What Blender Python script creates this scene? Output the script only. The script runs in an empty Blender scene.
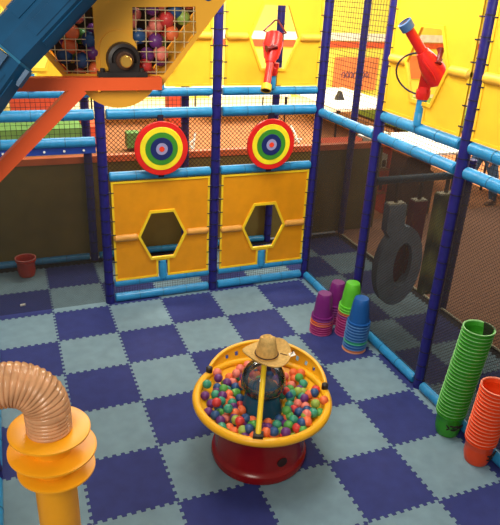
import bpy, bmesh, math, random
from mathutils import Vector, Matrix
from mathutils.geometry import tessellate_polygon
random.seed(7)
PI = math.pi
COL = bpy.context.scene.collection

# ------------------------------------------------------------------ materials
def lin(c):
    return tuple((x/255/12.92 if x/255 <= .04045 else ((x/255+.055)/1.055)**2.4) for x in c)
def mat(name, rgb, rough=.5, metal=0, noise=.12, nscale=6, bump=0, bscale=60, spec=.5, trans=0, ior=1.45, coat=0, detail=3, translucent=0):
    m = bpy.data.materials.new(name); m.use_nodes = True
    nt = m.node_tree; b = nt.nodes['Principled BSDF']; c = lin(rgb)
    b.inputs['Roughness'].default_value = rough; b.inputs['Metallic'].default_value = metal
    b.inputs['Specular IOR Level'].default_value = spec
    b.inputs['Transmission Weight'].default_value = trans; b.inputs['IOR'].default_value = ior
    b.inputs['Coat Weight'].default_value = coat
    tc = nt.nodes.new('ShaderNodeTexCoord')
    n = nt.nodes.new('ShaderNodeTexNoise'); n.inputs['Scale'].default_value = nscale; n.inputs['Detail'].default_value = detail
    nt.links.new(tc.outputs['Object'], n.inputs['Vector'])
    r = nt.nodes.new('ShaderNodeValToRGB')
    r.color_ramp.elements[0].position = .3; r.color_ramp.elements[1].position = .7
    r.color_ramp.elements[0].color = (*[x*(1-noise) for x in c], 1)
    r.color_ramp.elements[1].color = (*[min(1, x*(1+noise)) for x in c], 1)
    nt.links.new(n.outputs['Fac'], r.inputs['Fac']); nt.links.new(r.outputs['Color'], b.inputs['Base Color'])
    if bump:
        n2 = nt.nodes.new('ShaderNodeTexNoise'); n2.inputs['Scale'].default_value = bscale
        nt.links.new(tc.outputs['Object'], n2.inputs['Vector'])
        bp = nt.nodes.new('ShaderNodeBump'); bp.inputs['Strength'].default_value = bump; bp.inputs['Distance'].default_value = .01
        nt.links.new(n2.outputs['Fac'], bp.inputs['Height']); nt.links.new(bp.outputs['Normal'], b.inputs['Normal'])
    if translucent:
        t = nt.nodes.new('ShaderNodeBsdfTranslucent'); nt.links.new(r.outputs['Color'], t.inputs['Color'])
        mx = nt.nodes.new('ShaderNodeMixShader'); mx.inputs[0].default_value = translucent
        nt.links.new(b.outputs[0], mx.inputs[1]); nt.links.new(t.outputs[0], mx.inputs[2])
        nt.links.new(mx.outputs[0], nt.nodes['Material Output'].inputs['Surface'])
    return m
def net_film(name, rgb, cell, thread, base):
    """a fine woven net: procedural threads with holes between them; base = cover of the threads too fine to draw"""
    m = bpy.data.materials.new(name); m.use_nodes = True; nt = m.node_tree
    b = nt.nodes['Principled BSDF']; b.inputs['Base Color'].default_value = (*lin(rgb), 1); b.inputs['Roughness'].default_value = .8
    tc = nt.nodes.new('ShaderNodeTexCoord'); sp = nt.nodes.new('ShaderNodeSeparateXYZ'); nt.links.new(tc.outputs['UV'], sp.inputs[0])
    def M(op, a, v=None):
        k = nt.nodes.new('ShaderNodeMath'); k.operation = op
        for i, s in enumerate((a, v)):
            if s is None: continue
            if isinstance(s, (int, float)): k.inputs[i].default_value = s
            else: nt.links.new(s, k.inputs[i])
        return k.outputs[0]
    f = [M('LESS_THAN', M('FRACT', M('DIVIDE', M(o, sp.outputs[0], sp.outputs[1]), cell*1.414)), thread/cell) for o in ('ADD', 'SUBTRACT')]
    g = M('MAXIMUM', M('MAXIMUM', f[0], f[1]), base)
    tr = nt.nodes.new('ShaderNodeBsdfTransparent'); mx = nt.nodes.new('ShaderNodeMixShader')
    nt.links.new(g, mx.inputs[0]); nt.links.new(tr.outputs[0], mx.inputs[1]); nt.links.new(b.outputs[0], mx.inputs[2])
    nt.links.new(mx.outputs[0], nt.nodes['Material Output'].inputs['Surface'])
    return m

M = dict(
    tile_dark=mat('foam_navy', (40, 50, 114), .75, bump=.25, bscale=250, noise=.10, nscale=9),
    tile_light=mat('foam_teal_grey', (116, 144, 158), .75, bump=.25, bscale=250, noise=.08, nscale=9),
    post=mat('post_sleeve_navy', (34, 30, 112), .38, noise=.15, nscale=20, bump=.15, bscale=30),
    tie=mat('tie_black', (30, 26, 52), .5),
    rail=mat('rail_sleeve_blue', (44, 136, 190), .3, noise=.12, nscale=14, bump=.35, bscale=22),
    rail_shaded=mat('rail_sleeve_shaded', (40, 72, 92), .5),  # blue rail sleeve with the dimness behind the net put into its colour
    strip=mat('padding_blue', (30, 62, 150), .4, bump=.3, bscale=30),
    vinyl=mat('vinyl_yellow_shaded', (236, 160, 22), .42, noise=.07, nscale=5, bump=.25, bscale=9, translucent=.15),  # same yellow vinyl, the dimmer light low down put into its colour
    vinyl_lit=mat('vinyl_yellow_lit', (252, 216, 64), .42, noise=.05, nscale=4, bump=.2, bscale=8, translucent=.35),  # yellow vinyl with the brighter light high up put into its colour
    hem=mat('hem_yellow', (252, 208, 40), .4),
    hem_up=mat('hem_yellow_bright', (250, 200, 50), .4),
    bar_vinyl_shaded=mat('vinyl_over_bar_shaded', (214, 152, 66), .45, noise=.1),  # lower bars, the dimmer light put into the colour
    bar_vinyl_lit=mat('vinyl_over_bar_lit', (248, 188, 62), .45, noise=.1),  # upper bars, the brighter light put into the colour
    net=mat('net_black', (24, 20, 30), .8),
    red=mat('red_paint', (222, 38, 34), .3, noise=.06, bump=.05),
    tyellow=mat('target_yellow', (250, 228, 40), .4), tgreen=mat('target_green', (60, 140, 44), .4),
    tnavy=mat('target_navy', (28, 42, 104), .4), tlilac=mat('target_lilac', (150, 150, 196), .4), tred=mat('target_red', (232, 62, 34), .4),
    orange=mat('steel_orange', (246, 98, 44), .42, noise=.06, nscale=4, bump=.04, bscale=40),
    plate=mat('hopper_yellow', (242, 176, 54), .4, noise=.08, nscale=3),
    chrome=mat('wire_pale', (216, 196, 150), .35, metal=.3),
    black=mat('iron_black', (40, 34, 34), .45, noise=.3, nscale=25),
    brass=mat('shaft_brass', (206, 160, 70), .35, metal=.5),
    pipe=mat('pipe_yellow', (238, 162, 24), .38, noise=.08, nscale=5),
    hose=mat('hose_amber', (214, 164, 122), .16, noise=.18, nscale=18, translucent=.3),
    hose2=mat('hose_rib', (222, 178, 132), .15, noise=.2, nscale=20, translucent=.2),
    chute=mat('chute_blue', (16, 70, 108), .32, noise=.28, nscale=5, bump=.12, bscale=12),
    chute2=mat('chute_lip', (40, 104, 140), .3, noise=.2),
    drum=mat('drum_red', (136, 16, 16), .25, noise=.15, nscale=4),
    bowl=mat('bowl_yellow', (240, 176, 26), .32, noise=.06, nscale=4),
    hub=mat('hub_teal', (40, 88, 116), .2, noise=.2, nscale=8),
    straw=mat('straw', (206, 168, 98), .8, noise=.16, nscale=40, bump=.5, bscale=160),
    cord=mat('hat_cord', (70, 42, 26), .7), tag=mat('tag_white', (226, 222, 210), .6),
    muzzle_blue=mat('muzzle_blue', (70, 112, 168), .45), muzzle_yellow=mat('muzzle_yellow', (246, 196, 40), .45),
    hole=mat('bore_shade', (46, 14, 14), .7),  # dark red standing in for the shade inside openings
    scope=mat('scope_maroon', (112, 24, 28), .4),
    wall_olive=mat('wall_olive', (112, 98, 48), .8, noise=.2, nscale=2.2, detail=6),
    cap=mat('cap_salmon', (226, 112, 64), .5, noise=.1),
    carpet_brown=mat('carpet_brown', (160, 116, 92), .95, noise=.25, nscale=70, bump=.5, bscale=200),
    carpet_tan=mat('carpet_tan', (176, 116, 72), .95, noise=.18, nscale=8, bump=.2, bscale=120),
    cream=mat('floor_cream', (250, 240, 216), .6, noise=.05),
    wyellow=mat('wall_yellow', (250, 236, 96), .7, noise=.08, nscale=1.2), wwhite=mat('wall_white', (246, 240, 226), .6), wred=mat('wall_red', (228, 92, 52), .6),
    table_white=mat('table_white', (250, 246, 236), .35), poster=mat('poster_orange', (240, 136, 78), .6, noise=.15, nscale=2),
    ink=mat('poster_ink', (120, 76, 96), .6), green=mat('bench_green', (130, 158, 52), .6, noise=.25, nscale=3),
    green2=mat('mat_green', (98, 150, 80), .6, noise=.2, nscale=3), red2=mat('mat_red', (214, 84, 54), .6),
    padgrey=mat('pad_grey', (150, 168, 184), .7, noise=.25, nscale=4, bump=.3, bscale=8), padred=mat('pad_wine', (130, 34, 58), .7, noise=.2),
    padgreen=mat('pad_green', (104, 142, 62), .7, noise=.15), padyellow=mat('pad_yellow', (188, 184, 104), .7), pale=mat('pad_cap', (214, 208, 180), .6),
    brown=mat('cabinet_brown', (74, 46, 34), .5, noise=.25), jeans=mat('denim', (70, 104, 140), .9, noise=.15, nscale=30),
    shoe=mat('shoe_brown', (120, 72, 40), .6), skin=mat('skin', (214, 164, 132), .6), shirt=mat('shirt', (90, 92, 104), .8), hair=mat('hair', (52, 36, 26), .8),
    paper=mat('paper', (230, 230, 224), .6),
)
# swirl for the green pad
sw = mat('pad_swirl', (70, 96, 40), .7)
nt = sw.node_tree; wv = nt.nodes.new('ShaderNodeTexWave'); wv.inputs['Scale'].default_value = 1.3; wv.inputs['Distortion'].default_value = 3; wv.bands_direction = 'DIAGONAL'
rp = nt.nodes.new('ShaderNodeValToRGB'); rp.color_ramp.elements[0].color = (*lin((40, 62, 30)), 1); rp.color_ramp.elements[1].color = (*lin((178, 186, 96)), 1)
tc = nt.nodes.new('ShaderNodeTexCoord'); nt.links.new(tc.outputs['Object'], wv.inputs['Vector']); nt.links.new(wv.outputs['Fac'], rp.inputs[0])
nt.links.new(rp.outputs[0], nt.nodes['Principled BSDF'].inputs['Base Color'])
M['swirl'] = sw
M['film'] = net_film('fine_net_brown', (30, 21, 16), .024, .003, .76)
M['film_left'] = net_film('sheer_net_grey', (44, 40, 32), .02, .001, .44)
def glass(name, rgb, alpha):
    m = bpy.data.materials.new(name); m.use_nodes = True; nt = m.node_tree
    g = nt.nodes.new('ShaderNodeBsdfGlossy'); g.inputs['Color'].default_value = (*lin(rgb), 1); g.inputs['Roughness'].default_value = .06
    fr = nt.nodes.new('ShaderNodeFresnel'); fr.inputs[0].default_value = 1.5
    n = nt.nodes.new('ShaderNodeTexNoise'); n.inputs['Scale'].default_value = 5
    mm = nt.nodes.new('ShaderNodeMath'); mm.operation = 'MULTIPLY_ADD'; nt.links.new(n.outputs['Fac'], mm.inputs[0]); mm.inputs[1].default_value = alpha; 
    nt.links.new(fr.outputs[0], mm.inputs[2])
    tr = nt.nodes.new('ShaderNodeBsdfTransparent'); tr.inputs[0].default_value = (.80, .88, .94, 1)
    mx = nt.nodes.new('ShaderNodeMixShader'); nt.links.new(mm.outputs[0], mx.inputs[0]); nt.links.new(tr.outputs[0], mx.inputs[1]); nt.links.new(g.outputs[0], mx.inputs[2])
    nt.links.new(mx.outputs[0], nt.nodes['Material Output'].inputs['Surface'])
    return m
M['film_light'] = net_film('fine_net_dark', (50, 30, 20), .034, .006, .10)
M['glass'] = glass('globe_clear', (226, 232, 236), .28)

# ------------------------------------------------------------------ mesh helpers
def tag(o, label=None, cat=None, group=None, kind=None):
    if label: o['label'] = label
    if cat: o['category'] = cat
    if group: o['group'] = group
    if kind: o['kind'] = kind
    return o
def thing(name, label, cat, loc, group=None):
    o = bpy.data.objects.new(name, None); COL.objects.link(o); o.location = loc; o.empty_display_size = .1
    return tag(o, label, cat, group)
def wloc(o):
    v = Vector(o.location)
    while o.parent: o = o.parent; v += Vector(o.location)
    return v
def frame(z):
    z = Vector(z).normalized(); a = Vector((0, 0, 1)) if abs(z.z) < .9 else Vector((1, 0, 0))
    x = a.cross(z).normalized(); return x, z.cross(x), z
class MB:
    def __init__(s): s.bm = bmesh.new(); s.uv = None
    def box(s, a, b, m=0):
        (x0, y0, z0), (x1, y1, z1) = a, b
        return s.obox(Vector(((x0+x1)/2, (y0+y1)/2, (z0+z1)/2)), (1, 0, 0), (0, 1, 0), abs(x1-x0), abs(y1-y0), abs(z1-z0), m)
    def obox(s, c, X, Y, sx, sy, sz, m=0):
        X = Vector(X).normalized(); Y = Vector(Y).normalized(); Z = X.cross(Y)
        vs = [s.bm.verts.new(c+X*sx/2*i+Y*sy/2*j+Z*sz/2*k) for i in (-1, 1) for j in (-1, 1) for k in (-1, 1)]
        for q in ((0, 1, 3, 2), (4, 6, 7, 5), (0, 4, 5, 1), (2, 3, 7, 6), (0, 2, 6, 4), (1, 5, 7, 3)):
            f = s.bm.faces.new([vs[i] for i in q]); f.material_index = m
        return s
    def ring_loft(s, rings, m=0, closed=False, caps=(True, True), mats=None):
        R = [[s.bm.verts.new(p) for p in r] for r in rings]; n = len(R[0])
        L = len(R)
        for i in range(L if closed else L-1):
            a, b = R[i], R[(i+1) % L]
            for j in range(n):
                f = s.bm.faces.new((a[j], a[(j+1) % n], b[(j+1) % n], b[j])); f.material_index = mats[i] if mats else m
        if not closed:
            if caps[0]: s.bm.faces.new(R[0][::-1]).material_index = mats[0] if mats else m
            if caps[1]: s.bm.faces.new(R[-1]).material_index = mats[-1] if mats else m
        return s
    def cyl(s, p0, p1, r0, r1=None, seg=16, m=0, caps=(True, True)):
        p0, p1 = Vector(p0), Vector(p1); r1 = r0 if r1 is None else r1; x, y, z = frame(p1-p0)
        return s.ring_loft([[p+(x*math.cos(t)+y*math.sin(t))*r for t in [2*PI*k/seg for k in range(seg)]] for p, r in ((p0, r0), (p1, r1))], m, caps=caps)
    def lathe(s, prof, o=(0, 0, 0), axis=(0, 0, 1), seg=32, m=0, mats=None, caps=(True, True)):
        o = Vector(o); x, y, z = frame(axis)
        return s.ring_loft([[o+z*h+(x*math.cos(t)+y*math.sin(t))*r for t in [2*PI*k/seg for k in range(seg)]] for r, h in prof], m, caps=caps, mats=mats)
    def tube(s, pts, r, seg=10, m=0, closed=False, caps=(True, True), rr=None):
        pts = [Vector(p) for p in pts]; n = len(pts); rings = []; x = None
        for i, p in enumerate(pts):
            d = (pts[(i+1) % n]-pts[i-1]) if closed else (pts[min(i+1, n-1)]-pts[max(i-1, 0)])
            d.normalize()
            if x is None: x, y, _ = frame(d)
            else: x = (x-d*x.dot(d)).normalized(); y = d.cross(x)
            q = rr[i] if rr else r
            rings.append([p+(x*math.cos(t)+y*math.sin(t))*q for t in [2*PI*k/seg for k in range(seg)]])
        return s.ring_loft(rings, m, closed, caps)
    def sphere(s, c, r, seg=16, m=0, sc=(1, 1, 1)):
        c = Vector(c)
        n = seg//2
        return s.ring_loft([[c+Vector((sc[0]*r*math.sin(a)*math.cos(t), sc[1]*r*math.sin(a)*math.sin(t), -sc[2]*r*math.cos(a))) for t in [2*PI*k/seg for k in range(seg)]]
                            for a in [PI*(i+.15*(i == 0)-.15*(i == n))/n for i in range(n+1)]], m)
    def plate(s, outer, holes, o, U, V, N, depth, m=0):
        """flat plate with holes, from 2D outlines in the U, V plane, thickened along N"""
        o, U, V, N = map(Vector, (o, U, V, N))
        loops = [[Vector((a, b, 0)) for a, b in l] for l in [outer]+holes]
        tri = tessellate_polygon(loops); flat = [p for l in loops for p in l]
        sides = []
        for d in (-depth/2, depth/2):
            vs = [s.bm.verts.new(o+U*p.x+V*p.y+N*d) for p in flat]; sides.append(vs)
            for t in tri:
                try: s.bm.faces.new([vs[i] for i in t]).material_index = m
                except ValueError: pass
        k = 0
        for l in loops:
            n = len(l)
            for i in range(n):
                a, b = k+i, k+(i+1) % n
                s.bm.faces.new((sides[0][a], sides[0][b], sides[1][b], sides[1][a])).material_index = m
            k += n
        return s
    def grid(s, o, u, v, nu, nv, r=.002, m=0):
        o, u, v = map(Vector, (o, u, v))
        for i in range(nu+1): s.cyl(o+u*i/nu, o+u*i/nu+v, r, seg=4, m=m, caps=(False, False))
        for i in range(nv+1): s.cyl(o+v*i/nv, o+v*i/nv+u, r, seg=4, m=m, caps=(False, False))
        return s
    def build(s, name, mats, parent=None, label=None, angle=35, smooth=True, fix=True):
        if fix: bmesh.ops.recalc_face_normals(s.bm, faces=s.bm.faces)
        if parent is not None: org = wloc(parent)
        else:
            xs = [v.co for v in s.bm.verts]
            org = Vector(((min(p.x for p in xs)+max(p.x for p in xs))/2, (min(p.y for p in xs)+max(p.y for p in xs))/2, min(p.z for p in xs)))
        for v in s.bm.verts: v.co -= org
        me = bpy.data.meshes.new(name); s.bm.to_mesh(me); s.bm.free()
        for k in (mats if isinstance(mats, (list, tuple)) else [mats]): me.materials.append(M[k] if isinstance(k, str) else k)
        if smooth:
            for p in me.polygons: p.use_smooth = True
            me.set_sharp_from_angle(angle=math.radians(angle))
        o = bpy.data.objects.new(name, me); COL.objects.link(o)
        if parent is not None: o.parent = parent
        else: o.location = org
        if label: o['label'] = label
        return o
def struct(o): o['kind'] = 'structure'; return o
def recolor(o, m):
    """copy with its own mesh in other materials"""
    o.data = o.data.copy(); o.data.materials.clear()
    for k in (m if isinstance(m, (list, tuple)) else [m]): o.data.materials.append(M[k] if isinstance(k, str) else k)
    return o
def dup(root, loc):
    r = root.copy(); COL.objects.link(r); r.location = loc
    out = [r]
    for ch in root.children:
        c = ch.copy(); COL.objects.link(c); c.parent = r; out.append(c)
        for g in ch.children:
            d = g.copy(); COL.objects.link(d); d.parent = c
    return r

# ------------------------------------------------------------------ floor of interlocking foam
T = .6
def edge(p, q, flip=1):
    """jigsaw edge from p to q: trapezoid teeth, the same curve from either side"""
    p, q = Vector(p), Vector(q); d = q-p; n = Vector((-d.y, d.x)).normalized()
    out = []; N = 9; a = .0115
    for k in range(N):
        for f, h in ((.04, -a), (.46, -a), (.5, a), (.96, a)):
            t = (k+f)/N
            if k == 0 and f == .04: t = .25/N
            out.append(p+d*t+n*h*flip)
    return out
mb = MB(); ec = {}
def get_edge(a, b):
    if (a, b) in ec: return ec[(a, b)]
    if (b, a) in ec: return ec[(b, a)][::-1]
    ec[(a, b)] = edge((a[0]*T, -a[1]*T), (b[0]*T, -b[1]*T)); return ec[(a, b)]
for j in range(-4, 6):
    for i in range(-3, 12):
        cs = [(j, i), (j+1, i), (j+1, i+1), (j, i+1)]
        poly = []
        for k in range(4):
            a, b = cs[k], cs[(k+1) % 4]
            poly.append(Vector((a[0]*T, -a[1]*T)))
            poly += get_edge(a, b)
        c = Vector(((j+.5)*T, -(i+.5)*T))
        pts = []
        for p in poly:
            q = p+(c-p)*.0035
            pts.append(Vector((min(max(q.x, -2.4), 3.69), min(q.y, 1.34), 0)))
        clean = [pts[0]]
        for q in pts[1:]:
            if (q-clean[-1]).length > 1e-5: clean.append(q)
        if len(clean) < 3 or max(q.y for q in clean)-min(q.y for q in clean) < .02 or max(q.x for q in clean)-min(q.x for q in clean) < .02: continue
        vs = [mb.bm.verts.new(q) for q in clean]
        for t in tessellate_polygon([clean]):
            try: mb.bm.faces.new([vs[w] for w in t]).material_index = 0 if (i+j) % 2 == 0 else 1
            except ValueError: pass
mb.box((-2.4, -7, -.02), (3.69, 1.34, -.002), 2)
for f in mb.bm.faces:
    f.normal_update()
    if f.normal.z < 0 and f.material_index < 2: f.normal_flip()
fl = mb.build('floor', ['tile_light', 'tile_dark', 'net'], smooth=False, fix=False)
struct(fl); fl['label'] = 'checkerboard floor of interlocking grey and navy foam tiles'
# ground of the room beyond
b = MB(); b.box((3.7, -7, -.02), (16, 1.72, -.004)); o = struct(b.build('floor', 'carpet_brown', smooth=False)); o['label'] = 'brown patterned carpet beyond the right net'
b = MB(); b.box((-4, 1.73, -.02), (16, 13, -.006)); o = struct(b.build('floor', 'carpet_tan', smooth=False)); o['label'] = 'bright tan floor behind the play frame'
b = MB(); b.box((-4, 10.3, -.004), (16, 13, .004)); o = struct(b.build('floor', 'cream', smooth=False)); o['label'] = 'cream floor strip at the far end of the room'
b = MB(); b.cyl((3.70, -5, .012), (3.70, 1.2, .012), .014, seg=6); o = struct(b.build('trim_1', 'pale')); o['label'] = 'thin pale edging strip between foam tiles and carpet'
b = MB(); b.box((-2.4, 1.40, 0), (4.35, 1.46, 1.28)); o = struct(b.build('wall_back', 'wall_olive', smooth=False)); o['label'] = 'low olive brown wall behind the play frame'
b = MB(); b.box((-2.4, 1.38, 1.28), (4.37, 1.48, 1.36)); o = struct(b.build('trim_2', 'cap', smooth=False)); o['label'] = 'salmon cap rail along the low olive wall'
# far walls
b = MB(); b.box((-4, 13, -.02), (16, 13.1, 6)); struct(b.build('wall_far', 'wyellow', smooth=False))
b = MB(); b.box((-4, 12.95, 1.86), (16, 13, 2.11)); struct(b.build('trim_3', 'wwhite', smooth=False))
b = MB(); b.box((-4, 12.93, 1.64), (16, 12.99, 1.83)); struct(b.build('trim_4', 'wred', smooth=False))
b = MB(); b.box((16, -7, -.02), (16.1, 13.1, 6)); struct(b.build('wall_right', 'wyellow', smooth=False))
b = MB(); b.box((15.93, -7, 1.64), (15.99, 12.9, 1.83)); struct(b.build('trim_5', 'wred', smooth=False))

# ------------------------------------------------------------------ posts and rails
PR_, RR = .05, .05
def post(x, y, z1, label, group, m='post', z0=0):
    b = MB(); b.cyl((x, y, z0), (x, y, z1), PR_, seg=18)
    z = .1
    while z < z1-.05:
        b.cyl((x, y, z), (x, y, z+.008), PR_+.004, seg=18, m=1); b.box((x-.008, y-PR_-.012, z-.002), (x+.008, y-PR_+.004, z+.012), 1); z += .15
    return tag(b.build('frame_post', [m, 'tie']), label, 'post', group)
G = 'navy sleeved posts of the play frame'
post(.03, .08, 3.7, 'navy padded post at the left end of the lower yellow vinyl panels', G)
post(1.26, .08, 3.7, 'navy padded post between the two round targets', G)
post(2.5, .08, 3.7, 'navy padded corner post right of the right-hand round target', G)
post(2.5, -1.15, 3.7, 'navy padded post just left of the red blaster with the blue muzzle', G)
post(2.5, -2.38, 3.7, 'navy padded post right of the red blaster with the blue muzzle, behind the green pails', G)
post(2.5, -3.61, 3.7, 'navy padded post beyond the orange pail stack at the picture edge', G)
post(-1.2, -2.38, 3.7, 'navy padded post beside the ribbed hose at the picture edge', G)
G2 = 'posts of the rear frame row'
post(.03, 1.31, 3.3, 'dim navy post behind the sheer net of the left bay', G2)
post(1.26, 1.31, 3.3, 'dark post in the rear row behind the left target', G2)
post(2.5, 1.31, 3.6, 'dark rear post seen through the hexagonal holes of the right-hand panels', G2)
post(3.73, 1.31, 3.6, 'dark purple post behind the open black net right of the corner', G2)
post(3.73, -1.15, 1.8, 'dark post half hidden behind the frame post near the hanging green pad', G2)

def rail(p, q, label, m='rail', r=RR, group='blue sleeved rails of the play frame', seam=True):
    p, q = Vector(p), Vector(q); d = (q-p); L = d.length; d.normalize()
    b = MB(); b.lathe([(r*.8, 0), (r, .012), (r, L-.012), (r*.8, L)], p, d, seg=18)
    n = int(L/.3)
    for k in range(1, n+1):
        c = p+d*(k*L/(n+1)); b.cyl(c-d*.004, c+d*.004, r+.003, seg=18, m=1)
    return tag(b.build('frame_rail', [m, 'chute2']), label, 'rail', group)
e = .06
bays = [(.03, 1.26, 'left', 'left'), (1.26, 2.5, 'right', 'right')]
for x0, x1, side, _ in bays:
    s = 'the %s lower yellow vinyl panel' % side; t = 'the %s round target' % side
    rail((x0+e, .08, .05), (x1-e, .08, .05), 'light blue padded floor rail below ' + s)
    rail((x0+e, .08, .235), (x1-e, .08, .235), 'light blue padded rail just under ' + s, r=.045)
    rail((x0+e, .08, 1.48), (x1-e, .08, 1.48), 'light blue padded rail between ' + t + ' and the panel below')
    rail((x0+e, .08, 2.13), (x1-e, .08, 2.13), 'light blue padded rail just above ' + t, r=.055)
    rail((x0+e, .08, 2.34), (x1-e, .08, 2.34), 'light blue padded rail under the upper yellow panel above ' + t, r=.045)
rail((-2.4, .08, 2.13), (.03-e, .08, 2.13), 'light blue rail crossing behind the orange beam, middle of three in the left bay', r=.055)
rail((-2.4, .08, 2.34), (.03-e, .08, 2.34), 'light blue rail topmost in the left bay, behind the orange horizontal beam', r=.045)
rail((-2.4, .08, 1.86), (.03-e, .08, 1.86), 'light blue rail above the bolted blue strip in the left bay')
rail((-2.4, 1.31, .05), (.03-e, 1.31, .05), 'dim blue floor rail behind the red pail in the left bay', r=.045)
rail((.03+e, 1.31, .05), (1.26-e, 1.31, .05), 'blue rear floor rail seen through the left lower hexagon', r=.045)
rail((1.26+e, 1.31, .05), (2.5-e, 1.31, .05), 'blue rear floor rail seen through the right lower hexagon', r=.045)
ys = [.08, -1.15, -2.38, -3.61]
nm = ['between the corner post and the pail cluster', 'beside the pail cluster', 'behind the tall green and orange pail stacks']
nu = ['under the open black net right of the corner', 'lower of the two under the blue-muzzled blaster', 'at the far right, lower of two beside the last yellow panel']
for k in range(3):
    rail((2.5, ys[k]-e, .05), (2.5, ys[k+1]+e, .05), 'light blue padded floor rail ' + nm[k])
    rail((2.5, ys[k]-e, 2.10), (2.5, ys[k+1]+e, 2.10), 'light blue padded rail ' + nu[k])
rail((2.5, ys[1]-e, 2.30), (2.5, ys[2]+e, 2.30), 'light blue padded rail carrying the blue-muzzled blaster')
rail((2.5, ys[2]-e, 2.30), (2.5, ys[3]+e, 2.30), 'light blue padded rail at the far right, under the last yellow panel')
rail((-1.2, -4.8, .05), (-1.2, -2.44, .05), 'light blue floor rail below the ribbed hose at the picture edge')
rail((-1.2, -2.32, .05), (-1.2, .02, .05), 'light blue floor rail at the left picture edge behind the ribbed hose')
rail((2.56, -1.15, 1.64), (3.67, -1.15, 1.64), 'shade-tinted blue crossbar from which the foam pads hang', m='rail_shaded', r=.04)
# bolted strip under the left rail
st = MB(); st.box((-2.4, .06, 1.745), (-.03, .10, 1.82))
for k in range(12): st.cyl((-.15-k*.19, .05, 1.78), (-.15-k*.19, .061, 1.78), .012, seg=8, m=1)
tag(st.build('padding_strip', ['strip', 'paper']), 'deep blue strip with pale bolts under the left bay rail', 'strip')

# ------------------------------------------------------------------ nets
def net(o, u, v, nu_, nv_, label, r=.0022):
    return tag(MB().grid(o, u, v, nu_, nv_, r).build('safety_net', 'net', smooth=False), label, 'net', 'black safety nets of the play frame')
net((-2.3, .08, 2.17), (2.28, 0, 0), (0, 0, .13), 50, 3, 'black net strip between the upper rails of the left bay')
net((-2.3, .08, 1.9), (2.28, 0, 0), (0, 0, .19), 46, 4, 'black net strip over green and red mats in the left bay')
net((.08, .08, 2.17), (1.13, 0, 0), (0, 0, .13), 26, 3, 'black net strip between the rails above the left target')
net((1.31, .08, 2.17), (1.14, 0, 0), (0, 0, .13), 26, 3, 'black net strip between the rails above the right target')
net((.08, .08, .09), (1.13, 0, 0), (0, 0, .11), 38, 4, 'black net strip between the bottom rails below the left panel', .0016)
net((1.31, .08, .09), (1.14, 0, 0), (0, 0, .11), 38, 4, 'black net strip between the bottom rails below the right panel', .0016)
net((2.5, .03, 2.14), (0, -1.13, 0), (0, 0, 1.5), 24, 32, 'tall black net right of the corner, before the orange poster', .0022)
net((2.5, -1.2, 2.14), (0, -1.13, 0), (0, 0, .13), 28, 4, 'black net strip between the rails under the blue-muzzled blaster')
net((2.5, -2.43, 2.14), (0, -1.13, 0), (0, 0, .13), 28, 4, 'black net strip between the rails at the far right')
def film(p, u, v, matn, label):
    p, u, v = map(Vector, (p, u, v)); bm = bmesh.new(); uvl = bm.loops.layers.uv.new('UVMap')
    f = bm.faces.new([bm.verts.new(q) for q in (p, p+u, p+u+v, p+v)])
    for l, (a, c) in zip(f.loops, ((0, 0), (u.length, 0), (u.length, v.length), (0, v.length))): l[uvl].uv = (a, c)
    s = MB(); s.bm.free(); s.bm = bm
    return tag(s.build('mesh_screen', matn, smooth=False, fix=False), label, 'net', 'fine mesh screens of the play frame')
film((2.5, .03, .1), (0, -1.13, 0), (0, 0, 1.94), 'film', 'fine brown mesh screen in the bay between the corner and the pail cluster')
film((2.5, -1.2, .1), (0, -1.13, 0), (0, 0, 1.94), 'film', 'fine brown mesh screen in front of the hanging foam pads')
film((2.5, -2.43, .1), (0, -1.13, 0), (0, 0, 1.94), 'film', 'fine brown mesh screen behind the green and orange pail stacks')
film((-2.4, .08, .01), (2.38, 0, 0), (0, 0, 1.74), 'film_left', 'sheer grey mesh screen closing the left bay')

for x0, w, l in ((.08, 1.13, 'left'), (1.31, 1.14, 'right'), (-2.3, 2.28, None)):
    if l: film((x0, .09, 1.5), (w, 0, 0), (0, 0, .6), 'film_light', 'open brown mesh screen behind the %s round target' % l)
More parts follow.
